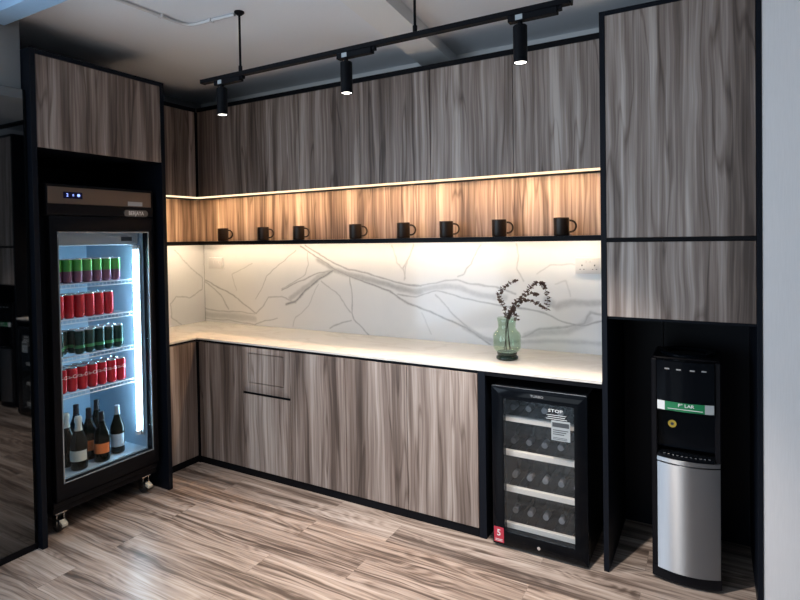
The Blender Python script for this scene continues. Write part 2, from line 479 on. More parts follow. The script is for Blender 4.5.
# windows of the left wall and the wall behind the viewer
b = B()
for k in range(4):
    y0 = -5.3 + k*0.85
    b.frame('x', -0.06, -0.02, y0, y0+0.85, 0.35, 2.52, 0.035, (0.05, 0.05))
struct('window_1', b, FRAMEW, 'grey framed windows along the left wall', 'window')
b = B()
for k in range(2):
    x0 = 0.6 + k*0.95
    b.frame('y', YF-0.06, YF-0.02, x0, x0+0.95, 0.4, 2.45, 0.035, (0.05, 0.05))
struct('window_2', b, FRAMEW, 'grey framed windows in the wall behind the viewer', 'window')
# ceiling beams
b = B().prism([(1.80, -1.24), (1.985, -1.24), (1.785, 0.63), (1.575, 0.63)], 'z', 2.71, H)
struct('ceiling_beam', b, BEAMP, 'pale ceiling beam running towards the back wall', 'beam')
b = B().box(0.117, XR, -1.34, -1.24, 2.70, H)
struct('ceiling_beam', b, BEAMB, 'daylight tinted ceiling beam crossing above the dark mirror', 'beam')

# ------------------------------------------------------------------ tinted mirror beside the fridge
t = thing('mirror_panel', (0.14, -1.53, 0), 'tall dark tinted mirror panel on the left wall beside the fridge', 'mirror')
b = B().box(0.119, 0.160, -1.88, -1.172, 0.034, 2.384, 0.001)
obj('mirror_glass', b, MIRROR, t)
b = B().box(0.119, 0.163, -1.88, -1.172, 0.0, 0.034)
obj('bottom_rail', b, BLACK, t)

# ------------------------------------------------------------------ backsplash slabs (veins traced as marks of the stone)
VEINS_BACK= [([(0.513, 1.546), (0.67, 1.473), (0.919, 1.383), (1.155, 1.327), (1.334, 1.292), (1.506, 1.269)], 0.0068, 0.75), ([(0.459, 1.536), (0.618, 1.462), (0.77, 1.391), (0.93, 1.327), (1.061, 1.286), (1.289, 1.214), (1.397, 1.161), (1.503, 1.11)], 0.0068, 0.85), ([(0.77, 1.371), (0.639, 1.275), (0.532, 1.199), (0.407, 1.098), (0.323, 1.08)], 0.0109, 0.9), ([(0.77, 1.371), (0.561, 1.294), (0.452, 1.26), (0.284, 1.191)], 0.0061, 0.7), ([(0.539, 1.483), (0.542, 1.389), (0.508, 1.314), (0.369, 1.236), (0.284, 1.201)], 0.0054, 0.5), ([(0.407, 1.088), (0.282, 1.147), (0.152, 1.131), (0.107, 1.085), (0.001, 1.009)], 0.0061, 0.55), ([(-0.587, 1.245), (-0.356, 1.169), (-0.167, 1.084), (0.001, 1.009)], 0.0061, 0.7), ([(-0.588, 1.233), (-0.422, 1.144), (-0.328, 1.019)], 0.0061, 0.55), ([(-0.595, 1.006), (-0.328, 1.001), (-0.015, 1.001)], 0.0061, 0.5), ([(-0.598, 0.922), (-0.298, 0.928), (-0.017, 0.911), (0.104, 0.959), (0.235, 0.982)], 0.0054, 0.55), ([(0.417, 1.504), (0.289, 1.418), (0.128, 1.307), (0.066, 1.194), (0.004, 1.125)], 0.0048, 0.55), ([(0.639, 1.244), (0.584, 1.159), (0.529, 1.072), (0.404, 0.97), (0.388, 0.904)], 0.0048, 0.4), ([(0.665, 1.266), (0.791, 1.197), (0.889, 1.089), (0.937, 1.052)], 0.0048, 0.55), ([(0.918, 1.332), (0.935, 1.182), (0.937, 1.052), (0.96, 1.003), (1.1, 0.893), (1.146, 0.847)], 0.0054, 0.7), ([(0.735, 0.927), (0.836, 0.965), (0.935, 0.997)], 0.0061, 0.55), ([(-0.034, 1.405), (-0.271, 1.31), (-0.227, 1.174)], 0.0041, 0.4), ([(1.458, 1.53), (1.424, 1.464), (1.38, 1.388), (1.396, 1.322)], 0.0048, 0.5), ([(1.295, 1.54), (1.337, 1.426), (1.38, 1.379)], 0.0041, 0.4), ([(0.643, 1.431), (0.77, 1.381), (0.967, 1.333), (1.154, 1.288), (1.334, 1.25), (1.505, 1.231)], 0.0272, 0.5), ([(-0.597, 0.958), (-0.33, 0.966), (-0.016, 0.956)], 0.0306, 0.3), ([(0.744, 1.36), (0.613, 1.275), (0.478, 1.186), (0.366, 1.129)], 0.0238, 0.4), ([(1.35, 1.293), (1.473, 1.269), (1.612, 1.282), (1.766, 1.312), (1.93, 1.299), (2.053, 1.277), (2.171, 1.24)], 0.0061, 0.6), ([(1.349, 1.202), (1.472, 1.198), (1.612, 1.226), (1.783, 1.206), (1.964, 1.191), (2.069, 1.179), (2.236, 1.146), (2.365, 1.121), (2.458, 1.087), (2.563, 1.07), (2.68, 1.092)], 0.0061, 0.65), ([(1.35, 1.257), (1.473, 1.237), (1.612, 1.252), (1.784, 1.27), (1.929, 1.24), (2.104, 1.221)], 0.0238, 0.4), ([(1.348, 1.184), (1.471, 1.126), (1.628, 1.063), (1.817, 1.005), (1.925, 0.953), (2.004, 0.918)], 0.0082, 0.8), ([(1.611, 1.194), (1.725, 1.086), (1.826, 1.015), (1.862, 0.978)], 0.0061, 0.55), ([(1.817, 1.002), (1.925, 0.962), (2.031, 0.936)], 0.0204, 0.45), ([(1.943, 1.542), (1.878, 1.433), (1.822, 1.356), (1.775, 1.333)], 0.0054, 0.5), ([(2.188, 1.549), (2.199, 1.468), (2.181, 1.387), (2.235, 1.315)], 0.0048, 0.5), ([(1.458, 1.538), (1.394, 1.394), (1.392, 1.312)], 0.0048, 0.45), ([(2.32, 1.357), (2.399, 1.405), (2.522, 1.407), (2.581, 1.392)], 0.0048, 0.35), ([(2.365, 1.2), (2.428, 1.171), (2.52, 1.198), (2.681, 1.19)], 0.0238, 0.4), ([(2.429, 1.296), (2.491, 1.314), (2.512, 1.229)], 0.0041, 0.3), ([(2.218, 0.975), (2.332, 1.023), (2.457, 1.048), (2.578, 1.086), (2.623, 1.142), (2.68, 1.123)], 0.0095, 0.55), ([(2.234, 0.984), (2.363, 1.01), (2.488, 1.026), (2.608, 1.103)], 0.0238, 0.3), ([(2.004, 0.918), (2.234, 0.944), (2.426, 0.967), (2.679, 0.968)], 0.017, 0.35), ([(1.51, 1.074), (1.549, 0.988), (1.583, 0.928)], 0.0048, 0.35)]
VEINS_LEFT= [([(0.309, 1.525), (0.456, 1.393), (0.587, 1.265), (0.572, 1.185), (0.448, 1.127), (0.321, 1.15), (0.253, 1.099), (0.261, 0.984), (0.349, 0.915)], 0.0054, 0.5)]

def slab(name, axis, fixed, thick, u0, u1, z0, z1, veins, seed, label):
    st = 0.0045
    nu = int(round((u1-u0)/st)); nz = int(round((z1-z0)/st))
    us = np.linspace(u0, u1, nu+1); zs = np.linspace(z0, z1, nz+1)
    U, Z = np.meshgrid(us, zs)
    rs = np.random.RandomState(seed)
    du = np.zeros_like(U); dz = np.zeros_like(U)
    for k in range(14):
        f = 6*1.35**k; a, p, q = rs.rand(3)*2*PI; amp = 0.007*(6/f)**0.75
        du += amp*np.sin(f*(U*math.cos(a)+Z*math.sin(a))+p); a = rs.rand()*2*PI
        dz += amp*np.sin(f*(U*math.cos(a)+Z*math.sin(a))+q)
    Uq, Zq = U+du, Z+dz
    V = np.zeros_like(U)
    for pts, w, stg in veins:
        d2 = np.full_like(U, 1e9)
        for (a0, b0), (a1, b1) in zip(pts, pts[1:]):
            ex, ez = a1-a0, b1-b0; L2 = ex*ex+ez*ez+1e-12
            tt = np.clip(((Uq-a0)*ex+(Zq-b0)*ez)/L2, 0, 1)
            d2 = np.minimum(d2, (Uq-a0-tt*ex)**2+(Zq-b0-tt*ez)**2)
        w = max(w*0.85, 0.0040)
        V = np.maximum(V, stg*np.exp(-d2/(w*w))) if w < 0.015 else np.maximum(V, stg*1.15*np.exp(-(d2/(w*w))**1.5))
    n = (nu+1)*(nz+1)
    f2 = fixed + thick
    co = np.zeros((n+8, 3))
    A = (0 if axis == 'y' else 1); Bx = 1-A
    co[:n, A] = U.ravel(); co[:n, Bx] = fixed; co[:n, 2] = Z.ravel()
    k = n
    for ff in (fixed, f2):
        for (uu, zz) in ((u0, z0), (u1, z0), (u1, z1), (u0, z1)):
            co[k, A] = uu; co[k, Bx] = ff; co[k, 2] = zz; k += 1
    faces = []
    for j in range(nz):
        r = j*(nu+1)
        for i in range(nu):
            q = (r+i, r+i+1, r+i+nu+2, r+i+nu+1)
            faces.append(q if axis == 'y' else q)
    for i in range(4):
        j = (i+1) % 4; faces.append((n+i, n+j, n+4+j, n+4+i))
    faces.append((n+4, n+5, n+6, n+7))
    me = bpy.data.meshes.new(name); me.from_pydata(co.tolist(), [], faces)
    at = me.attributes.new('vein', 'FLOAT', 'POINT')
    at.data.foreach_set('value', np.concatenate([V.ravel(), np.zeros(8)]).astype(np.float32))
    me.materials.append(MARBLE); me.update()
    o = bpy.data.objects.new(name, me); C.objects.link(o)
    tag(o, label, 'backsplash', None, 'structure')
slab('backsplash', 'y', 0.602, 0.026, -0.600, 2.776, 0.9005, 1.568, VEINS_BACK, 3, 'white marble backsplash slab with grey veins above the long counter')
slab('backsplash', 'x', -0.602, -0.026, -0.374, 0.601, 0.9005, 1.568, VEINS_LEFT, 5, 'white marble backsplash slab on the short left return')

# ------------------------------------------------------------------ base cabinets
ZC = 0.871
def base_unit(x0, x1, label, kind='door', first=False, last=False):
    t = thing('base_cabinet', ((x0+x1)/2, 0.3, 0), label, 'cabinet', 'base cabinets under the counter')
    xe = 2.153 if last else x1
    b = B().box(x0+0.0008, xe-0.0008, 0.020, 0.598, 0.047, 0.884)
    obj('carcass', b, LAMBLACK, t)
    b = B().box(x0+0.0008, xe-0.0008, 0.004, 0.06, 0.0, 0.046)
    obj('plinth', b, BLACK, t)
    b = B().box(x0+0.0008, xe-0.0008, 0.004, 0.020, 0.8735, 0.8865)
    obj('grip_rail', b, BLACK, t)
    g = 0.0018
    if kind == 'door':
        b = B().box(x0+g, xe-g, 0.0, 0.019, 0.049, ZC, 0.0008)
        obj('door', b, WOOD, t)
    else:
        b = B().box(x0+g, xe-g, 0.0, 0.019, 0.049, 0.553, 0.0008)
        obj('door', b, WOOD, t)
        b = B().box(x0+g, xe-g, 0.008, 0.019, 0.5545, 0.5695)
        obj('finger_slot', b, BLACK, t)
        dr = B().frame('y', 0.0, 0.019, x0+g, xe-g, 0.571, ZC, 0.052, (0.062, 0.036), 0.001)
        dr = obj('drawer', dr, WOOD, t)
        b = B().box(x0+0.0575, xe-0.0575, 0.0012, 0.0195, 0.638, 0.830, 0.001)
        obj('pull_down_flap', b, WOOD, dr)
    if last:
        b = B().box(2.1545, 2.194, 0.001, 0.598, 0.0, 0.8865, 0.0006)
        obj('end_panel', b, LAMBLACK, t)
    return t
base_unit(0.0215, 0.4495, 'streaky wood base cabinet at the inner corner of the long counter')
base_unit(0.4495, 0.868, 'base cabinet with framed flap drawer above a black finger slot', 'drawer')
base_unit(0.868, 1.302, 'plain wood base cabinet directly right of the framed drawer unit')
base_unit(1.302, 1.725, 'wood base cabinet second from the wine cooler')
base_unit(1.725, 2.195, 'wood base cabinet with black end panel next to the wine cooler', last=True)
t = thing('base_cabinet', (-0.3, -0.19, 0), 'narrow base cabinet on the left return beside the fridge', 'cabinet', 'base cabinets under the counter')
obj('carcass', B().box(-0.598, -0.020, -0.374, 0.598, 0.047, 0.884), LAMBLACK, t)
obj('plinth', B().box(-0.06, -0.004, -0.374, 0.018, 0.0, 0.046), BLACK, t)
obj('grip_rail', B().box(-0.020, -0.004, -0.374, 0.018, 0.8735, 0.8865), BLACK, t)
obj('door', B().box(-0.019, 0.0, -0.374, -0.004, 0.049, ZC, 0.0008), WOOD, t)
obj('corner_post', B().box(-0.019, 0.0195, -0.0035, 0.0185, 0.0, 0.871), BLACK, t)

# countertop
t = thing('countertop', (1.0, 0.3, 0.888), 'thin cream stone worktop running round the corner', 'countertop')
b = B().prism([(-0.601, -0.374), (0.001, -0.374), (0.001, -0.001), (2.778, -0.001), (2.778, 0.601), (-0.601, 0.601)], 'z', 0.888, 0.900)
obj('worktop_slab', b, STONE, t)
obj('front_trim', B().box(2.1965, 2.778, 0.002, 0.03, 0.866, 0.8872), BLACK, t)

# ------------------------------------------------------------------ open shelf over the backsplash
t = thing('wall_shelf', (1.0, 0.42, 1.5615), 'long black open shelf holding the row of mugs', 'shelf')
b = B().prism([(-0.603, -0.374), (-0.244, -0.374), (-0.244, 0.244), (2.778, 0.244), (2.778, 0.603), (-0.603, 0.603)], 'z', 1.5695, 1.590)
b.prism([(-0.264, -0.374), (-0.244, -0.374), (-0.244, 0.244), (2.778, 0.244), (2.778, 0.264), (-0.264, 0.264)], 'z', 1.5615, 1.5695)
obj('shelf_board', b, BLACK, t)
b = B().box(-0.46, 2.76, 0.478, 0.490, 1.5655, 1.569)
b.box(-0.490, -0.478, -0.36, 0.47, 1.5655, 1.569)
obj('counter_light_strip', b, LEDW2, t)
t = thing('niche_lining', (1.0, 0.5, 1.590), 'wood lining behind the mugs in the lit niche', 'wall panel')
obj('back_panel', B().box(-0.490, 2.778, 0.45, 0.47, 1.591, 1.932), WOOD, t)
obj('side_panel', B().box(-0.510, -0.491, -0.374, 0.47, 1.591, 1.932), WOOD, t)

# ------------------------------------------------------------------ wall cabinets
ZU0, ZU1 = 1.935, 2.588
def wall_unit(x0, x1, label, led=False):
    t = thing('wall_cabinet', ((x0+x1)/2, 0.43, ZU0), label, 'cabinet', 'wall cabinets over the lit niche')
    obj('carcass', B().box(x0+0.0006, x1-0.0006, 0.270, 0.628, ZU0+0.001, 2.589), LAMBLACK, t)
    obj('door', B().box(x0+0.0018, x1-0.0018, 0.25, 0.269, ZU0, ZU1, 0.0006), WOOD, t)
    obj('top_rail', B().box(x0+0.0006, x1-0.0006, 0.246, 0.628, 2.5895, 2.618), BLACK, t)
xs = [-0.238, 0.27, 0.77, 1.27, 1.774, 2.282, 2.778]
wl = ['wall cabinet at the inner corner, above the first mug', 'wall cabinet second from the corner, over the second mug',
      'wall cabinet third from the corner, behind the middle track spotlight', 'wall cabinet fourth from the corner, over the middle of the niche',
      'wall cabinet fifth from the corner, left of the last spotlight', 'wall cabinet at the right end beside the tall cabinet']
for i in range(6): wall_unit(xs[i], xs[i+1], wl[i])
t = thing('wall_cabinet', (-0.43, -0.06, ZU0), 'side wall cabinet on the left return next to the fridge tower', 'cabinet', 'wall cabinets over the lit niche')
obj('carcass', B().box(-0.628, -0.270, -0.374, 0.628, ZU0+0.001, 2.589), LAMBLACK, t)
obj('door', B().box(-0.269, -0.25, -0.374, 0.236, ZU0, ZU1, 0.0006), WOOD, t)
obj('top_rail', B().box(-0.628, -0.246, -0.374, 0.245, 2.5895, 2.618), BLACK, t)
obj('corner_post', B().box(-0.265, -0.2385, 0.237, 0.269, ZU0, 2.588), BLACK, t)
t = thing('niche_light_strip', (1.0, 0.265, 1.930), 'warm glowing light strip under the wall cabinets', 'light strip')
b = B().box(-0.27, 2.776, 0.2725, 0.2865, 1.9315, 1.9345)
b.box(-0.2865, -0.2725, -0.372, 0.2865, 1.9315, 1.9345)
obj('led_tape', b, LEDW, t)
b = B().box(-0.252, 2.776, 0.2525, 0.2705, 1.9235, 1.9345)
b.box(-0.2705, -0.2525, -0.372, 0.2705, 1.9235, 1.9345)
obj('diffuser', b, LEDD, t)

# ------------------------------------------------------------------ tall cabinet with alcove
t = thing('tall_cabinet', (3.1, 0.3, 0), 'tall wood fronted cabinet over the black alcove of the water dispenser', 'cabinet')
obj('side_panel', B().box(2.7795, 2.8035, 0.0, 0.628, 0.0, 2.625, 0.0006), LAMBLACK, t)
obj('side_panel', B().box(3.3935, 3.413, 0.0, 0.628, 0.0, 2.625, 0.0006), LAMBLACK, t)
obj('top_panel', B().box(2.804, 3.393, 0.001, 0.628, 2.605, 2.625), LAMBLACK, t)
obj('shelf_rail', B().box(2.804, 3.393, 0.003, 0.55, 1.558, 1.575), BLACK, t)
obj('alcove_top', B().box(2.804, 3.393, 0.022, 0.55, 1.196, 1.213), LAMBLACK, t)
b = B().box(2.804, 3.0, 0.56, 0.58, 0.0, 2.604); b.box(3.003, 3.393, 0.56, 0.58, 0.0, 2.604)
obj('back_panel', b, LAMBLACK, t)
obj('door', B().box(2.8055, 3.392, 0.001, 0.02, 1.577, 2.603, 0.0008), WOOD, t, label='tall wood door')
obj('door', B().box(2.8055, 3.392, 0.001, 0.02, 1.2105, 1.556, 0.0008), WOOD, t, label='short wood door')

# ------------------------------------------------------------------ fridge tower
t = thing('fridge_housing', (-0.2, -0.77, 0), 'black housing with a wood door above the drinks fridge', 'cabinet')
obj('side_panel', B().box(-0.626, 0.198, -1.168, -1.141, 0.0, 2.60, 0.0006), LAMBLACK, t)
obj('side_panel', B().box(-0.626, 0.198, -0.4035, -0.376, 0.0, 2.60, 0.0006), LAMBLACK, t)
obj('top_panel', B().box(-0.626, 0.197, -1.1405, -0.404, 2.575, 2.60), LAMBLACK, t)
obj('bottom_panel', B().box(-0.626, 0.178, -1.1405, -0.404, 2.094, 2.112), LAMBLACK, t)
obj('back_panel', B().box(-0.626, -0.61, -1.1405, -0.404, 0.0, 2.574), LAMBLACK, t)
obj('door', B().box(0.179, 0.198, -1.139, -0.4055, 2.094, 2.572, 0.0008), WOOD, t)

# ------------------------------------------------------------------ drinks fridge
FY0, FY1 = -1.082, -0.437
t = thing('drinks_fridge', (-0.2, (FY0+FY1)/2, 0), 'black upright glass door drinks fridge with lit shelves', 'fridge')
b = B().box(-0.52, 0.092, FY0, FY0+0.035, 0.155, 1.915); b.box(-0.52, 0.092, FY1-0.035, FY1, 0.155, 1.915)
b.box(-0.56, -0.52, FY0, FY1, 0.155, 1.915); b.box(-0.52, 0.092, FY0+0.035, FY1-0.035, 1.70, 1.915)
b.box(-0.52, 0.092, FY0+0.035, FY1-0.035, 0.155, 0.262)
obj('body', b, SATINBLACK, t)
iy0, iy1 = FY0+0.0355, FY1-0.0355
b = B().box(-0.515, 0.090, iy0, iy0+0.004, 0.268, 1.695); b.box(-0.515, 0.090, iy1-0.004, iy1, 0.268, 1.695)
b.box(-0.519, -0.515, iy0, iy1, 0.268, 1.695); b.box(-0.515, 0.090, iy0+0.004, iy1-0.004, 0.2625, 0.284)
b.box(-0.515, 0.090, iy0+0.004, iy1-0.004, 1.685, 1.695)
obj('interior_liner', b, LINER, t)
b = B().box(-0.50, 0.060, iy0+0.01, iy1-0.01, 1.575, 1.682, 0.006)
cb = obj('cooling_unit', b, flat('cooling_unit_grey', (0.40, 0.47, 0.53), 0.45), t)
b = B().box(0.0605, 0.064, -0.60, -0.53, 1.60, 1.625); obj('warning_label', b, DARKPR, cb)
b = B().cyl((0.056, -0.513, 0.40), 0.007, 1.145, 16)
obj('light_tube', b, LEDC, t)
obj('tube_channel', B().box(0.036, 0.088, -0.4985, -0.494, 0.372, 1.574), GREYP, t)
obj('tube_holder', B().box(0.042, 0.070, -0.525, -0.501, 1.546, 1.574, 0.003), WHITEP, t)
obj('tube_holder', B().box(0.042, 0.070, -0.525, -0.501, 0.372, 0.399, 0.003), WHITEP, t)
SHZ = [1.362, 1.159, 0.946, 0.737]
for z in SHZ:
    b = B()
    b.tube([(0.045, iy0+0.012, z-0.004), (0.045, iy1-0.055, z-0.004)], 0.0035, 8)
    b.tube([(0.047, iy0+0.012, z-0.026), (0.047, iy1-0.055, z-0.026)], 0.0035, 8)
    b.tube([(-0.495, iy0+0.012, z-0.004), (-0.495, iy1-0.02, z-0.004)], 0.0035, 8)
    yy = iy0+0.02
    while yy < iy1-0.06:
        b.tube([(-0.495, yy, z-0.0017), (0.045, yy, z-0.0017), (0.047, yy, z-0.026)], 0.0016, 6); yy += 0.024
    obj('wire_shelf', b, WIRE, t)
# door
b = B().frame('x', 0.096, 0.150, FY0+0.016, FY1+0.002, 0.192, 1.742, 0.040, (0.088, 0.088), 0.003)
d = obj('door', b, SATINBLACK, t)
b = B().frame('x', 0.1465, 0.1512, FY0+0.055, FY1-0.037, 0.279, 1.655, 0.006, (0.006, 0.006))
obj('glass_trim', b, flat('pale_glass_edge', (0.35, 0.42, 0.48), 0.25, 0.6), d)
b = B().box(0.118, 0.122, FY0+0.0565, FY1-0.0385, 0.2805, 1.6535)
obj('glass_pane', b, CLEAR, d)
# header with control panel and badge
b = B().box(0.0925, 0.150, FY0, FY1, 1.7445, 1.915, 0.004)
hd = obj('header', b, SATINBLACK, t)
b = B().box(0.1505, 0.154, -1.074, -0.455, 1.808, 1.899, 0.0012)
cp = obj('control_panel', b, STEELH, t, label='brushed steel control panel')
b = B().box(0.1545, 0.157, -0.993, -0.888, 1.838, 1.874, 0.001)
ds = obj('display', b, NAVY, cp)
obj('display_digit', B().text('2', 0.026, (0.1574, -0.972, 1.856), SIDE), BLUELED, ds)
obj('display_digit', B().text('0', 0.018, (0.1574, -0.940, 1.856), SIDE), BLUELED, ds)
obj('indicator_light', B().cyl((0.1572, -0.910, 1.857), 0.008, 0.0006, 12, 'x'), BLUELED, ds)
b = B().box(0.1545, 0.155, -0.612, -0.515, 1.813, 1.838)
st = obj('energy_sticker', b, GREYLAB, cp)
b = B()
n = 12; pts = []
for k in range(n+1): a = PI/2+PI*k/n; pts.append((-0.617+0.020*math.cos(a), 1.768+0.020*math.sin(a)))
for k in range(n+1): a = -PI/2+PI*k/n; pts.append((-0.497+0.020*math.cos(a), 1.768+0.020*math.sin(a)))
b.prism(pts, 'x', 0.1505, 0.1535)
bd = obj('badge', b, flat('badge_grey', (0.16, 0.16, 0.15), 0.4, 0.5), hd)
b = B().text('BERJAYA', 0.034, (0.1538, -0.557, 1.768), SIDE, 0.0004, bold=True, sx=0.78)
obj('badge_lettering', b, WHITE, bd)
# base grille and castors
b = B().box(0.05, 0.128, FY0+0.004, FY1-0.004, 0.120, 0.154, 0.003)
b.box(0.093, 0.138, FY0+0.004, FY1-0.004, 0.156, 0.186, 0.003)
b.box(-0.55, 0.05, FY0+0.004, FY1-0.004, 0.120, 0.154)
obj('base_rail', b, SATINBLACK, t)
for (cx, cy) in ((0.075, FY0+0.06), (0.075, FY1-0.06), (-0.46, FY0+0.06), (-0.46, FY1-0.06)):
    b = B().cyl((cx, cy-0.014, 0.036), 0.036, 0.028, 24, 'x', 0.004)
    b2 = B()
    t2 = b2
    for yy in (cy-0.021, cy+0.017): b2.box(cx-0.022, cx+0.022, yy, yy+0.004, 0.03, 0.105)
    b2.box(cx-0.03, cx+0.03, cy-0.03, cy+0.03, 0.1055, 0.119)
    b = B().lathe([(0, 0), (0.032, 0), (0.036, 0.004), (0.036, 0.026), (0.032, 0.030), (0, 0.030)], (cx, cy+0.015, 0.036), 24, 'y')
    cs = obj('castor', b2, CHROME, t, (cx, cy, 0))
    obj('wheel', b, RUBBER, cs)
    if cx > 0:
        b = B().prism([(cx+0.036, 0.052), (cx+0.066, 0.040), (cx+0.068, 0.058), (cx+0.036, 0.074)], 'y', cy-0.016, cy+0.016, 0.003)
        obj('brake_pedal', b, ZINC, cs)

# ------------------------------------------------------------------ cans
def wrap_text(body, size, r, z, a0):
    me = text_mesh(body, size, 0.0, 'CENTER')
    bm2 = bmesh.new(); bm2.from_mesh(me); bpy.data.meshes.remove(me)
    bmesh.ops.subdivide_edges(bm2, edges=list(bm2.edges), cuts=1)
    for v in bm2.verts:
        a = a0 + v.co.x/r
        v.co = Vector((r*math.cos(a), r*math.sin(a), z+v.co.y))
    return bm2
def make_can(loc, label, group, kind):
    t = thing('drink_can', loc, label, 'can', group)
    r, h = 0.0288, 0.140
    x, y, z = loc
    b = B()
    prof = [(0, 0.002), (0.020, 0.0), (0.023, 0.003), (r, 0.012)]
    if kind == 'green_top':
        b.m(0).lathe(prof+[(r, 0.068)], loc, 20); b.m(1).lathe([(r, 0.068), (r, 0.128), (0.0265, 0.134)], loc, 20)
        ms = [CANPUR, CANGRN]
    elif kind == 'dark':
        b.m(0).lathe(prof+[(r, 0.034)], loc, 20); b.m(1).lathe([(r, 0.034), (r, 0.052)], loc, 20); b.m(0).lathe([(r, 0.052), (r, 0.128), (0.0265, 0.134)], loc, 20)
        ms = [CANDRK, CANMID]
    else:
        b.m(0).lathe(prof+[(r, 0.128), (0.0265, 0.134)], loc, 20); ms = [CANRED]
    obj('can_body', b, ms, t)
    b = B().lathe([(0.0265, 0.134), (0.0262, 0.139), (0.0245, 0.140), (0.0235, 0.136), (0, 0.136)], loc, 20)
    b.box(x-0.004, x+0.012, y-0.006, y+0.006, z+0.1362, z+0.1375, 0.0005)
    obj('can_lid', b, ALU, t)
    b = B()
    if kind == 'script': tb = wrap_text('Coca-Cola', 0.030, r+0.0004, 0.088, -0.55)
    elif kind == 'dark': tb = wrap_text('TEA', 0.022, r+0.0004, 0.092, -0.35) if False else None
    else: tb = None
    if tb is not None:
        bmesh.ops.translate(tb, vec=Vector(loc), verts=tb.verts); b._add(tb)
        obj('can_lettering', b, WHITE, t)
    return t
ORD = ['first', 'second', 'third', 'fourth', 'fifth', 'sixth', 'seventh', 'eighth']
rows = [  # shelf z, y of the rightmost can's right edge, pitch, count, kind, wording, skip
    (SHZ[0], -0.580, 0.0592, 7, 'green_top', 'green and mauve can', 'top shelf', ()),
    (SHZ[1], -0.632, 0.0592, 6, 'plain', 'plain red can', 'second shelf', ()),
    (SHZ[2], -0.574, 0.0600, 7, 'dark', 'dark green can', 'third shelf', (5,)),
    (SHZ[3], -0.562, 0.0598, 7, 'script', 'red can with white script', 'lowest wire shelf', ()),
]
for z, yr, pitch, cnt, kind, word, shelf, skip in rows:
    proto = None
    for back in (0, 1):
        for i in range(cnt):
            if i in skip and not back: continue
            y = yr - 0.029 - i*pitch - (0.004 if back else 0); x = 0.010 - back*0.066 + random.uniform(-0.002, 0.002)
            lab = '%s, %s from the light tube, %s row, %s' % (word, ORD[i], 'rear' if back else 'front', shelf)
            if proto is None:
                proto = make_can((x, y, z), lab, '%ss on the %s of the fridge' % (word, shelf), kind)
            else:
                c = copy_tree(proto, (x, y, z)); c['label'] = lab
                c.rotation_euler.z = random.uniform(-0.25, 0.25)

# ------------------------------------------------------------------ bottles standing in the fridge
def bottle(loc, label, foil, lab, h=0.305, r=0.043, foil_len=0.11, group='bottles on the floor of the drinks fridge', lz=(0.055, 0.115), bulb=False):
    t = thing('wine_bottle', loc, label, 'bottle', group)
    s = h/0.305
    neck = [(r, 0.155*s), (r*0.93, 0.175*s), (r*0.70, 0.200*s), (0.0215, 0.222*s), (0.0165, 0.245*s)]
    prof = [(0, 0.004), (r-0.010, 0.0), (r-0.003, 0.003), (r, 0.010)] + neck + [(0.0145, 0.285*s), (0.0145, 0.296*s), (0, 0.296*s)]
    obj('bottle_glass', B().lathe(prof, loc, 28), BOTGL, t, angle=60)
    top = h
    if bulb:
        p = [(0.0225, 0.224*s), (0.0182, 0.245*s), (0.0172, 0.262*s), (0.0205, 0.275*s), (0.0205, 0.292*s), (0.016, 0.304*s), (0, 0.308*s)]
    else:
        p = [(0.0172, (0.300-foil_len*0.55)*s), (0.0155, 0.285*s), (0.0158, 0.298*s), (0.013, 0.301*s), (0, 0.301*s)]
    obj('foil_capsule', B().lathe(p, loc, 24), foil, t, angle=60)
    if lab is not None:
        n = 14; bm2 = bmesh.new(); ra = r+0.0006; g = []
        for k in range(n+1):
            a = -1.25 + 2.5*k/n - 0.75
            g.append([bm2.verts.new((ra*math.cos(a), ra*math.sin(a), lz[j]*s)) for j in (0, 1)])
        for k in range(n): bm2.faces.new((g[k][0], g[k+1][0], g[k+1][1], g[k][1]))
        bmesh.ops.translate(bm2, vec=Vector(loc), verts=bm2.verts)
        b = B(); b._add(bm2); obj('paper_label', b, lab, t)
    return t
FZ = 0.2845
bottle((0.030, -0.873, FZ), 'cream foiled sparkling wine bottle with cream label, nearest the fridge glass', FOILW, LABW, 0.305, 0.045, bulb=True)
bottle((-0.075, -0.885, FZ), 'cream foiled bottle standing behind the cream labelled one', FOILW, None, 0.31, 0.044, bulb=True)
bottle((0.035, -0.738, FZ), 'dark bottle with bright orange label in the front row', FOILD, LABO, 0.300, 0.043)
bottle((-0.070, -0.752, FZ), 'dark bottle with orange label behind the orange labelled front one', FOILD, LABO, 0.31, 0.042)
bottle((-0.005, -0.612, FZ), 'slim bottle with pale blue label beside the light tube', FOILB, LABB, 0.300, 0.040, lz=(0.045, 0.125))
bottle((-0.18, -0.765, FZ), 'plain dark bottle at the back behind the orange labels', FOILD, None, 0.32, 0.042)
bottle((-0.165, -0.645, FZ), 'plain dark bottle at the back behind the blue labelled one', FOILD, None, 0.32, 0.042)

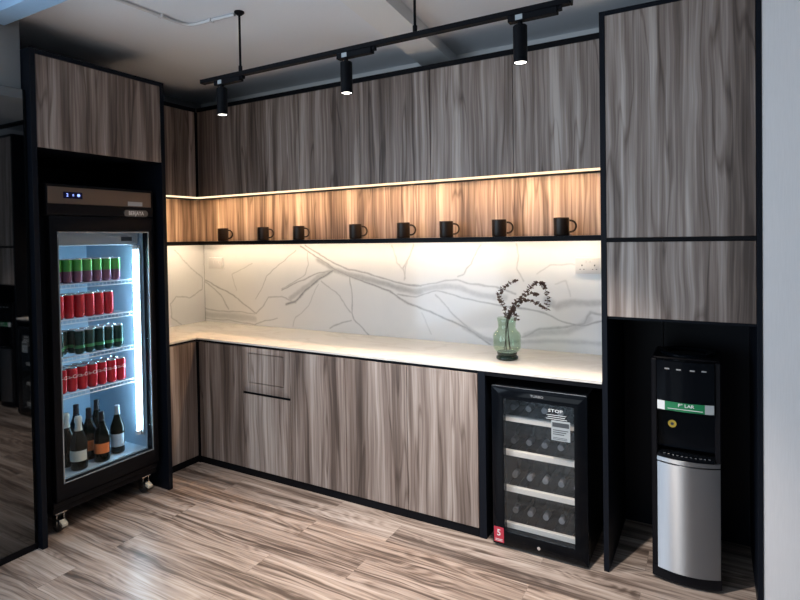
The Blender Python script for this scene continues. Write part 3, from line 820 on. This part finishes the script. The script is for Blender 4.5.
# ------------------------------------------------------------------ wine cooler
wx0, wx1, wy, wz0, wz1 = 2.2405, 2.7155, -0.03, 0.012, 0.828
t = thing('wine_cooler', ((wx0+wx1)/2, 0.25, 0), 'black glass door wine cooler under the counter', 'wine cooler')
b = B().box(wx0+0.002, wx0+0.03, 0.012, 0.52, 0.02, wz1-0.004); b.box(wx1-0.03, wx1-0.002, 0.012, 0.52, 0.02, wz1-0.004)
b.box(wx0+0.03, wx1-0.03, 0.012, 0.52, 0.02, 0.07); b.box(wx0+0.03, wx1-0.03, 0.012, 0.52, wz1-0.045, wz1-0.004)
b.box(wx0+0.03, wx1-0.03, 0.50, 0.52, 0.07, wz1-0.045)
obj('body', b, SATINBLACK, t)
for fx in (wx0+0.05, wx1-0.05):
    for fy in (0.06, 0.47):
        obj('foot', B().cyl((fx, fy, 0.0), 0.016, 0.0195, 16), RUBBER, t)
b = B().frame('y', wy+0.001, 0.010, wx0, wx1, wz0, wz1, 0.062, (0.072, 0.062), 0.0015)
d = obj('door', b, GLOSSBLACK, t)
b = B().box(wx0+0.0625, wx1-0.0625, wy+0.003, wy+0.007, wz0+0.0725, wz1-0.0625)
obj('glass_pane', b, COOLGL, d)
b = B().text('TURBO', 0.016, (2.476, wy-0.0002, 0.797), FRONT, 0.0004, bold=True, sx=1.25); obj('brand_lettering', b, SILVER, d)
b = B().box(wx0+0.004, wx1-0.004, wy+0.0005, wy+0.014, wz1+0.0002, wz1+0.0024); obj('top_trim', b, CHROME, d)
b = B().text('STOP', 0.020, (2.566, wy+0.0022, 0.738), FRONT, 0.0003, bold=True, sx=1.5)
for k, (u0, u1) in enumerate(((2.523, 2.618), (2.528, 2.612), (2.52, 2.622))):
    b.box(u0, u1, wy+0.0018, wy+0.0024, 0.717-k*0.0095, 0.7195-k*0.0095)
obj('notice_print', b, WHITE, d)
b = B().box(2.546, 2.636, wy+0.0014, wy+0.0025, 0.596, 0.693)
sk = obj('rating_sticker', b, GREYLAB, d)
b = B().box(2.551, 2.631, wy+0.0006, wy+0.0012, 0.662, 0.684)
for k in range(3): b.box(2.554, 2.628-0.01*k, wy+0.0006, wy+0.0012, 0.645-k*0.010, 0.649-k*0.010)
for k in range(2): b.box(2.554, 2.622, wy+0.0006, wy+0.0012, 0.609-k*0.007, 0.6115-k*0.007)
obj('sticker_print', b, DARKPR, sk)
b = B().box(2.246, 2.298, wy-0.0002, wy+0.0008, 0.022, 0.100)
rs_ = obj('red_sticker', b, RED, d)
b = B().text('5', 0.046, (2.272, wy-0.0006, 0.070), FRONT, 0.0003, bold=True)
b.box(2.253, 2.291, wy-0.0008, wy-0.0004, 0.036, 0.039); b.box(2.253, 2.291, wy-0.0008, wy-0.0004, 0.029, 0.032)
obj('sticker_print', b, WHITE, rs_)
b = B().lathe([(0, 0), (0.0085, 0), (0.0085, 0.003), (0, 0.003)], (2.478, wy+0.001, 0.043), 18, 'y'); obj('door_lock', b, CHROME, d)
RZ = [0.64, 0.462, 0.275, 0.085]
for k, z in enumerate(RZ):
    b = B().m(0).box(wx0+0.034, wx1-0.034, 0.0125, 0.034, z, z+0.028, 0.002)
    b.m(1)
    for i in range(9):
        u = wx0+0.05+i*(wx1-wx0-0.1)/8
        b.tube([(u, 0.034, z+0.008), (u, 0.48, z+0.008)], 0.0028, 6)
    obj('rack', b, [BEECH, CHROME], t)
proto = None
rk = ['topmost', 'second', 'third', 'lowest']
for k, z in enumerate(RZ):
    for i in range(5):
        cx = wx0+0.076+i*0.081; cz = z+0.0125+0.0395
        lab = 'wine bottle lying on the %s cooler rack, %s from the tall cabinet' % (rk[k], ORD[4-i])
        if proto is None:
            c0 = (cx, 0.085, cz)
            proto = thing('wine_bottle', c0, lab, 'bottle', 'wine bottles lying in the cooler')
            prof = [(0, 0.006), (0.013, 0.0), (0.0145, 0.004), (0.0148, 0.09), (0.020, 0.112), (0.034, 0.140), (0.0375, 0.165), (0.0375, 0.296), (0.033, 0.300), (0, 0.298)]
            pr2 = [(r, -h) for r, h in prof]
            obj('bottle_glass', B().lathe(pr2, c0, 24, 'y'), BOTGL, proto, angle=60)
            obj('foil_capsule', B().lathe([(0, 0.001), (0.0150, 0.0005), (0.0155, -0.004), (0.0155, -0.055), (0.0152, -0.0552)], c0, 24, 'y'), CAPW, proto, angle=60)
        else:
            c = copy_tree(proto, (cx, 0.085+random.uniform(0, 0.02), cz)); c['label'] = lab

# ------------------------------------------------------------------ water dispenser
dx0, dx1, DZ = 2.984, 3.264, 1.022
dcx = (dx0+dx1)/2
t = thing('water_dispenser', (dcx, 0.22, 0), 'black and steel floor standing water dispenser in the alcove', 'water dispenser')
def bow(u, e=0.062, bulge=0.028):      # front line of the curved face
    s = (u-dcx)/((dx1-dx0)/2); return e - bulge*(1-s*s)
def curved(b, x0, x1, z0, z1, e0, depth, n=14, bulge=0.028):
    pts = []
    for k in range(n+1):
        u = x0+(x1-x0)*k/n; pts.append((u, bow(u, e0, bulge)))
    pts += [(x1, e0+depth), (x0, e0+depth)]
    return b.prism(pts, 'z', z0, z1)
b = B()
curved(b, dx0, dx1, 0.012, 0.058, 0.066, 0.29)
b.box(dx0, dx1, 0.085, 0.37, 0.058, 0.575, 0.004)
b.box(dx0, dx0+0.024, 0.0663, 0.37, 0.055, DZ-0.004, 0.004); b.box(dx1-0.024, dx1, 0.0663, 0.37, 0.055, DZ-0.004, 0.004)
b.box(dx0+0.02, dx1-0.02, 0.20, 0.37, 0.575, 0.84)
b.box(dx0+0.002, dx1-0.002, 0.10, 0.37, 0.835, DZ-0.001, 0.006)
obj('body', b, SATINBLACK, t)
for fx in (dx0+0.04, dx1-0.04):
    for fy in (0.11, 0.33): obj('foot', B().cyl((fx, fy, 0.0), 0.015, 0.0118, 14), RUBBER, t)
b = B(); curved(b, dx0+0.0245, dx1-0.0245, 0.830, DZ-0.006, 0.068, 0.03); fp = obj('front_fascia', b, GLOSSBLACK, t, angle=25)
for u in (dcx-0.072, dcx-0.025, dcx+0.030, dcx+0.075):
    obj('button', B().box(u-0.010, u+0.010, bow(u, 0.068)-0.003, bow(u, 0.068)+0.004, 0.978, 0.984, 0.001), SILVER, fp)
b = B().lathe([(0.118, 0), (0.118, 0.008), (0.110, 0.014), (0.094, 0.012), (0.084, 0.002), (0, 0.0)], (dcx, 0.235, DZ-0.0005), 40); obj('top_collar', b, GLOSSBLACK, t)
# label band: white ends, green middle
def band(x0, x1, z0, z1, off):
    bb = B(); pts = []; n = 12
    for k in range(n+1): u = x0+(x1-x0)*k/n; pts.append((u, bow(u, 0.068)-off))
    for k in range(n+1): u = x1-(x1-x0)*k/n; pts.append((u, bow(u, 0.068)-off+0.0012))
    return bb.prism(pts, 'z', z0, z1)
lb = obj('label_band', band(dx0+0.030, dx1-0.011-0.014, 0.800-0.0, 0.836, 0.0025) if False else band(dx0+0.027, dx1-0.027, 0.793, 0.833, 0.0022), GREEN, t, label='green label band')
obj('band_end', band(dx0+0.0265, dx0+0.058, 0.7925, 0.8335, 0.0036), WHITE, lb); obj('band_end', band(dx1-0.062, dx1-0.0265, 0.7925, 0.8335, 0.0036), GREYLAB, lb)
b = B().text('P° LAR', 0.020, (dcx+0.004, bow(dcx, 0.068)-0.0032, 0.821), FRONT, 0.0004, bold=True, sx=1.1)
b.box(dcx-0.07, dcx+0.07, bow(dcx, 0.068)-0.0034, bow(dcx, 0.068)-0.0024, 0.803, 0.8055)
obj('band_lettering', b, WHITE, lb)
# recess: backing behind band, taps
b = B().box(dx0+0.0245, dx1-0.0245, 0.075, 0.0985, 0.795, 0.830); obj('recess_lintel', b, SATINBLACK, t)
for u in (dcx-0.06, dcx, dcx+0.06):
    b = B().tube([(u, 0.195, 0.775), (u, 0.150, 0.775), (u, 0.135, 0.765), (u, 0.133, 0.735)], [0.011, 0.011, 0.010, 0.009], 12); obj('tap', b, GLOSSBLACK, t)
b = B().box(dx0+0.0242, dx1-0.0242, 0.112, 0.118, 0.604, 0.792); ps = obj('splash_panel', b, GLOSSBLACK, t)
b = B().lathe([(0, 0), (0.0175, 0), (0.0175, 0.001), (0, 0.001)], (dx0+0.084, 0.1115, 0.713), 24, 'y')
ys = obj('round_sticker', b, YELLOW, ps)
b = B().lathe([(0, 0), (0.007, 0), (0.007, 0.0006), (0, 0.0006)], (dx0+0.084, 0.1103, 0.713), 16, 'y'); obj('sticker_symbol', b, DARKPR, ys)
# drip tray
b = B(); curved(b, dx0+0.026, dx1-0.026, 0.5755, 0.590, 0.058, 0.05)
tr = obj('drip_tray', b, GLOSSBLACK, t)
b = B()
for k in range(11):
    u = dx0+0.05+k*0.018; b.box(u, u+0.009, bow(u, 0.062)+0.004, 0.106, 0.5903, 0.5935, 0.0008)
obj('drip_grate', b, CHROME, tr)
b = B(); curved(b, dx0+0.024, dx1-0.004, 0.556, 0.5745, 0.066, 0.028, 14, 0.038); obj('steel_trim', b, STEELV, t, angle=25)
b = B(); curved(b, dx0+0.025, dx1-0.004, 0.060, 0.550, 0.066, 0.018, 20, 0.038); obj('cabinet_door', b, STEELV, t, angle=25, label='brushed steel door')

# ------------------------------------------------------------------ mugs on the shelf
def make_mug(loc, label):
    t = thing('coffee_mug', loc, label, 'mug', 'black mugs on the open shelf')
    h, r = 0.098, 0.0415
    prof = [(0, 0.001), (r-0.006, 0.0), (r-0.002, 0.002), (r, 0.007), (r+0.0005, h-0.002), (r-0.001, h), (r-0.0032, h-0.002), (r-0.004, 0.010), (r-0.010, 0.006), (0, 0.006)]
    obj('mug_body', B().lathe(prof, loc, 36), MUGM, t)
    pts = []
    x, y, z = loc
    for k in range(15):
        a = -PI/2 + PI*k/14
        pts.append((x+r-0.003+0.038*max(0, math.cos(a))**0.7, y, z+0.051+0.031*math.sin(a)))
    b = B().tube(pts, 0.0056, 10)
    obj('mug_handle', b, MUGM, t)
    return t
mx = [-0.066, 0.350, 0.686, 1.170, 1.535, 1.833, 2.167, 2.520]
ml = ['black mug nearest the inner corner, above the switch plate', 'black mug second from the inner corner', 'black mug third from the inner corner, close to the second',
      'black mug fourth from the inner corner, under the middle spotlight', 'black mug fourth from the tall cabinet', 'black mug third from the tall cabinet',
      'black mug above the vase, second from the tall cabinet', 'black mug closest to the tall cabinet, over the socket']
p = make_mug((mx[0], 0.33, 1.5905), ml[0])
p.rotation_euler.z = 0.35
for x, lab in list(zip(mx, ml))[1:]:
    c = copy_tree(p, (x, 0.33, 1.5905)); c['label'] = lab; c.rotation_euler.z = random.uniform(0.3, 0.6)

# ------------------------------------------------------------------ socket and switch on the backsplash
t = thing('wall_socket', (2.61, 0.60, 1.41), 'white double socket on the marble beside the tall cabinet', 'socket')
obj('cover_plate', B().box(2.536, 2.684, 0.584, 0.6015, 1.367, 1.459, 0.003, 2), WHITEP, t)
b = B()
for u in (2.575, 2.645):
    b.box(u-0.0035, u+0.0035, 0.5830, 0.5845, 1.412, 1.421); b.box(u-0.014, u-0.007, 0.5830, 0.5845, 1.392, 1.396); b.box(u+0.007, u+0.014, 0.5830, 0.5845, 1.392, 1.396)
obj('pin_hole', b, DARKPR, t)
for u in (2.598, 2.622): obj('rocker_switch', B().box(u-0.007, u+0.007, 0.5810, 0.5838, 1.432, 1.448, 0.001), WHITEP, t)
t = thing('wall_socket', (-0.445, 0.60, 1.405), 'white switch plate on the marble near the inner corner', 'switch')
obj('cover_plate', B().box(-0.525, -0.365, 0.584, 0.6015, 1.357, 1.451, 0.003, 2), WHITEP, t)
for u in (-0.475, -0.415): obj('rocker_switch', B().box(u-0.010, u+0.010, 0.5810, 0.5838, 1.400, 1.428, 0.001), WHITEP, t)

# ------------------------------------------------------------------ vase with dried stems
VX, VY, VZ = 2.222, 0.280, 0.9005
t = thing('glass_vase', (VX, VY, VZ), 'green glass vase on the worktop beside the wall', 'vase')
out = [(0.058, 0.042), (0.070, 0.050), (0.078, 0.066), (0.079, 0.130), (0.073, 0.148), (0.056, 0.164), (0.049, 0.178), (0.051, 0.205), (0.055, 0.232)]
inn = [(r-0.003, h) for r, h in reversed(out)]
obj('bowl', B().lathe(out+[(0.0535, 0.2335)]+inn+[(0.02, 0.046), (0, 0.046)], (VX, VY, VZ), 40), VASEGL, t, angle=60)
obj('foot', B().lathe([(0, 0), (0.058, 0.0), (0.061, 0.003), (0.061, 0.014), (0.056, 0.019), (0.052, 0.024), (0.056, 0.030), (0.057, 0.0415), (0, 0.0418)], (VX, VY, VZ), 40), VASEDK, t, angle=50, label='dark green foot')
S3 = lambda L: [Vector((x, VY + dy, z)) for x, z, dy in L]
stems = [
    ([(2.205, 0.955, 0.01), (2.222, 1.08, 0), (2.224, 1.14, 0), (2.208, 1.190, -0.012), (2.192, 1.232, -0.020), (2.188, 1.262, -0.022), (2.202, 1.290, -0.020), (2.228, 1.318, -0.012), (2.272, 1.342, 0)], 'dried brown stem curling up on its own left of the vase'),
    ([(2.240, 0.955, -0.01), (2.228, 1.08, 0), (2.232, 1.143, 0), (2.270, 1.207, 0.01), (2.312, 1.264, 0.02), (2.357, 1.308, 0.03), (2.402, 1.333, 0.03), (2.430, 1.310, 0.02), (2.446, 1.262, 0.02), (2.444, 1.190, 0.02)], 'dried brown stem with the tallest arch drooping to the right'),
    ([(2.215, 0.955, -0.02), (2.226, 1.08, -0.01), (2.240, 1.150, -0.02), (2.277, 1.216, -0.035), (2.330, 1.254, -0.05), (2.385, 1.280, -0.06), (2.412, 1.276, -0.065)], 'dried brown stem of the middle arch over the vase'),
    ([(2.235, 0.955, 0.02), (2.224, 1.08, 0.012), (2.244, 1.150, 0.012), (2.300, 1.222, 0.0), (2.345, 1.237, -0.012), (2.410, 1.220, -0.02), (2.438, 1.200, -0.02)], 'dried brown stem of the lowest arch over the vase'),
    ([(2.225, 0.955, -0.02), (2.222, 1.07, -0.02), (2.235, 1.140, -0.03), (2.268, 1.186, -0.045), (2.288, 1.160, -0.05), (2.299, 1.128, -0.05)], 'short dried brown stem hanging over the vase rim'),
]
def smooth(pts, m=6):
    out = []
    P = [pts[0]]+pts+[pts[-1]]
    for i in range(1, len(P)-2):
        for k in range(m):
            s = k/m; a, b_, c, d_ = P[i-1], P[i], P[i+1], P[i+2]
            out.append(0.5*((2*b_)+(c-a)*s+(2*a-5*b_+4*c-d_)*s*s+(3*b_-a-3*c+d_)*s**3))
    out.append(pts[-1]); return out
for L, lab in stems:
    pts = smooth(S3(L))
    so = thing('dried_stem', pts[0], lab, 'dried stem', 'dried stems in the vase')
    obj('stalk', B().tube(pts, [0.0026-0.0016*i/len(pts) for i in range(len(pts))], 6), STEM, so)
    b = B(); bmL = bmesh.new()
    for i, p_ in enumerate(pts):
        if p_.z < 1.135 or i % 2: continue
        for rep in range(4):
            a = random.uniform(0, 2*PI); d_ = Vector((math.cos(a), math.sin(a)*0.9, random.uniform(-0.5, 0.6))).normalized()
            tang = (pts[min(i+1, len(pts)-1)]-pts[max(i-1, 0)]).normalized()
            w = d_.cross(tang).normalized() if d_.cross(tang).length > 0.01 else Vector((0, 0, 1))
            ln = random.uniform(0.014, 0.025); wd = ln*0.42
            o0 = p_ + tang*random.uniform(-0.006, 0.006)
            nrm = d_.cross(w)*0.003
            vs = [bmL.verts.new(o0 + d_*0.001), bmL.verts.new(o0 + d_*ln*0.4 + w*wd + nrm), bmL.verts.new(o0 + d_*ln*0.8 + w*wd*0.8 - nrm),
                  bmL.verts.new(o0 + d_*ln), bmL.verts.new(o0 + d_*ln*0.8 - w*wd*0.8 - nrm), bmL.verts.new(o0 + d_*ln*0.4 - w*wd + nrm)]
            mid = bmL.verts.new(o0 + d_*ln*0.55 - nrm*1.2)
            for q in range(6): bmL.faces.new((vs[q], vs[(q+1) % 6], mid))
    b._add(bmL); lf = obj('leaves', b, LEAF, so); lf['kind'] = 'stuff'

# ------------------------------------------------------------------ track with spotlights
TY = -0.60
t = thing('light_track', (1.8, TY, 2.458), 'long black lighting track hung below the ceiling', 'light track')
obj('rail', B().box(0.822, 2.778, TY-0.017, TY+0.017, 2.4475, 2.4685, 0.001), BLACK, t)
obj('end_cap', B().box(0.812, 0.8215, TY-0.018, TY+0.018, 2.4465, 2.4695, 0.002), BLACK, t)
obj('end_cap', B().box(2.7785, 2.788, TY-0.018, TY+0.018, 2.4465, 2.4695, 0.002), BLACK, t)
for rx in (1.100, 2.13):
    b = B().cyl((rx, TY, 2.469), 0.006, 0.303, 12); b.cyl((rx, TY, 2.469), 0.010, 0.03, 12)
    ro = obj('suspension_rod', b, BLACK, t)
    obj('ceiling_cup', B().lathe([(0, 0), (0.012, 0), (0.026, 0.012), (0.026, 0.018), (0, 0.018)], (rx, TY, 2.7615), 20), BLACK, ro)
def make_lamp(x, label):
    t = thing('track_spotlight', (x, TY, 2.262), label, 'spotlight', 'spotlights on the track')
    b = B().box(x-0.045, x+0.145, TY-0.016, TY+0.016, 2.4215, 2.447, 0.002); b.box(x+0.145, x+0.160, TY-0.010, TY+0.010, 2.432, 2.4465)
    ad = obj('adapter', b, BLACK, t)
    obj('rating_label', B().box(x-0.014, x+0.014, TY-0.0172, TY-0.0162, 2.4245, 2.4445), GREYLAB, ad)
    obj('neck', B().cyl((x, TY, 2.406), 0.010, 0.0155, 14), BLACK, t)
    obj('lamp_body', B().lathe([(0.0230, 0.012), (0.0250, 0.0), (0.0275, 0.0), (0.0275, 0.141), (0.0255, 0.1435), (0, 0.1435)], (x, TY, 2.262), 32), BLACK, t)
    obj('lens', B().lathe([(0, 0.0), (0.022, 0.0), (0.0245, 0.003), (0, 0.004)], (x, TY, 2.2645), 28), LENS, t)
    return t
lx = [0.962, 1.769, 2.590]
ll = ['black spotlight at the suspension rod end of the track', 'black spotlight in the middle of the track', 'black spotlight on the track nearest the tall cabinet']
lp = make_lamp(lx[0], ll[0])
for x, lab in list(zip(lx, ll))[1:]:
    c = copy_tree(lp, (x, TY, 2.262)); c['label'] = lab
for x, spot_w in zip(lx, SPOT_W):
    d = bpy.data.lights.new('spot_beam', 'SPOT'); d.energy = spot_w; d.color = (1.0, 0.885, 0.79)
    d.spot_size = math.radians(78); d.spot_blend = 0.7; d.shadow_soft_size = 0.02
    o = bpy.data.objects.new('spot_beam', d); C.objects.link(o); o.location = (x, TY, 2.255)

# ceiling conduit
t = thing('cable_conduit', (0.75, -0.62, 2.77), 'thin white cable conduit on the ceiling leading to the track rod', 'conduit')
b = B().tube([(0.72, -1.235, 2.7705), (0.735, -0.70, 2.7705), (0.742, -0.655, 2.7705), (0.76, -0.632, 2.7705), (0.80, -0.622, 2.7705), (1.070, -0.604, 2.7705)], 0.009, 12)
obj('pipe', b, WHITEP, t)
b = B().box(0.722, 0.752, -0.80, -0.785, 2.760, 2.7795, 0.001); b.box(0.90, 0.915, -0.63, -0.60, 2.760, 2.7795, 0.001)
obj('pipe_clip', b, WHITEP, t)
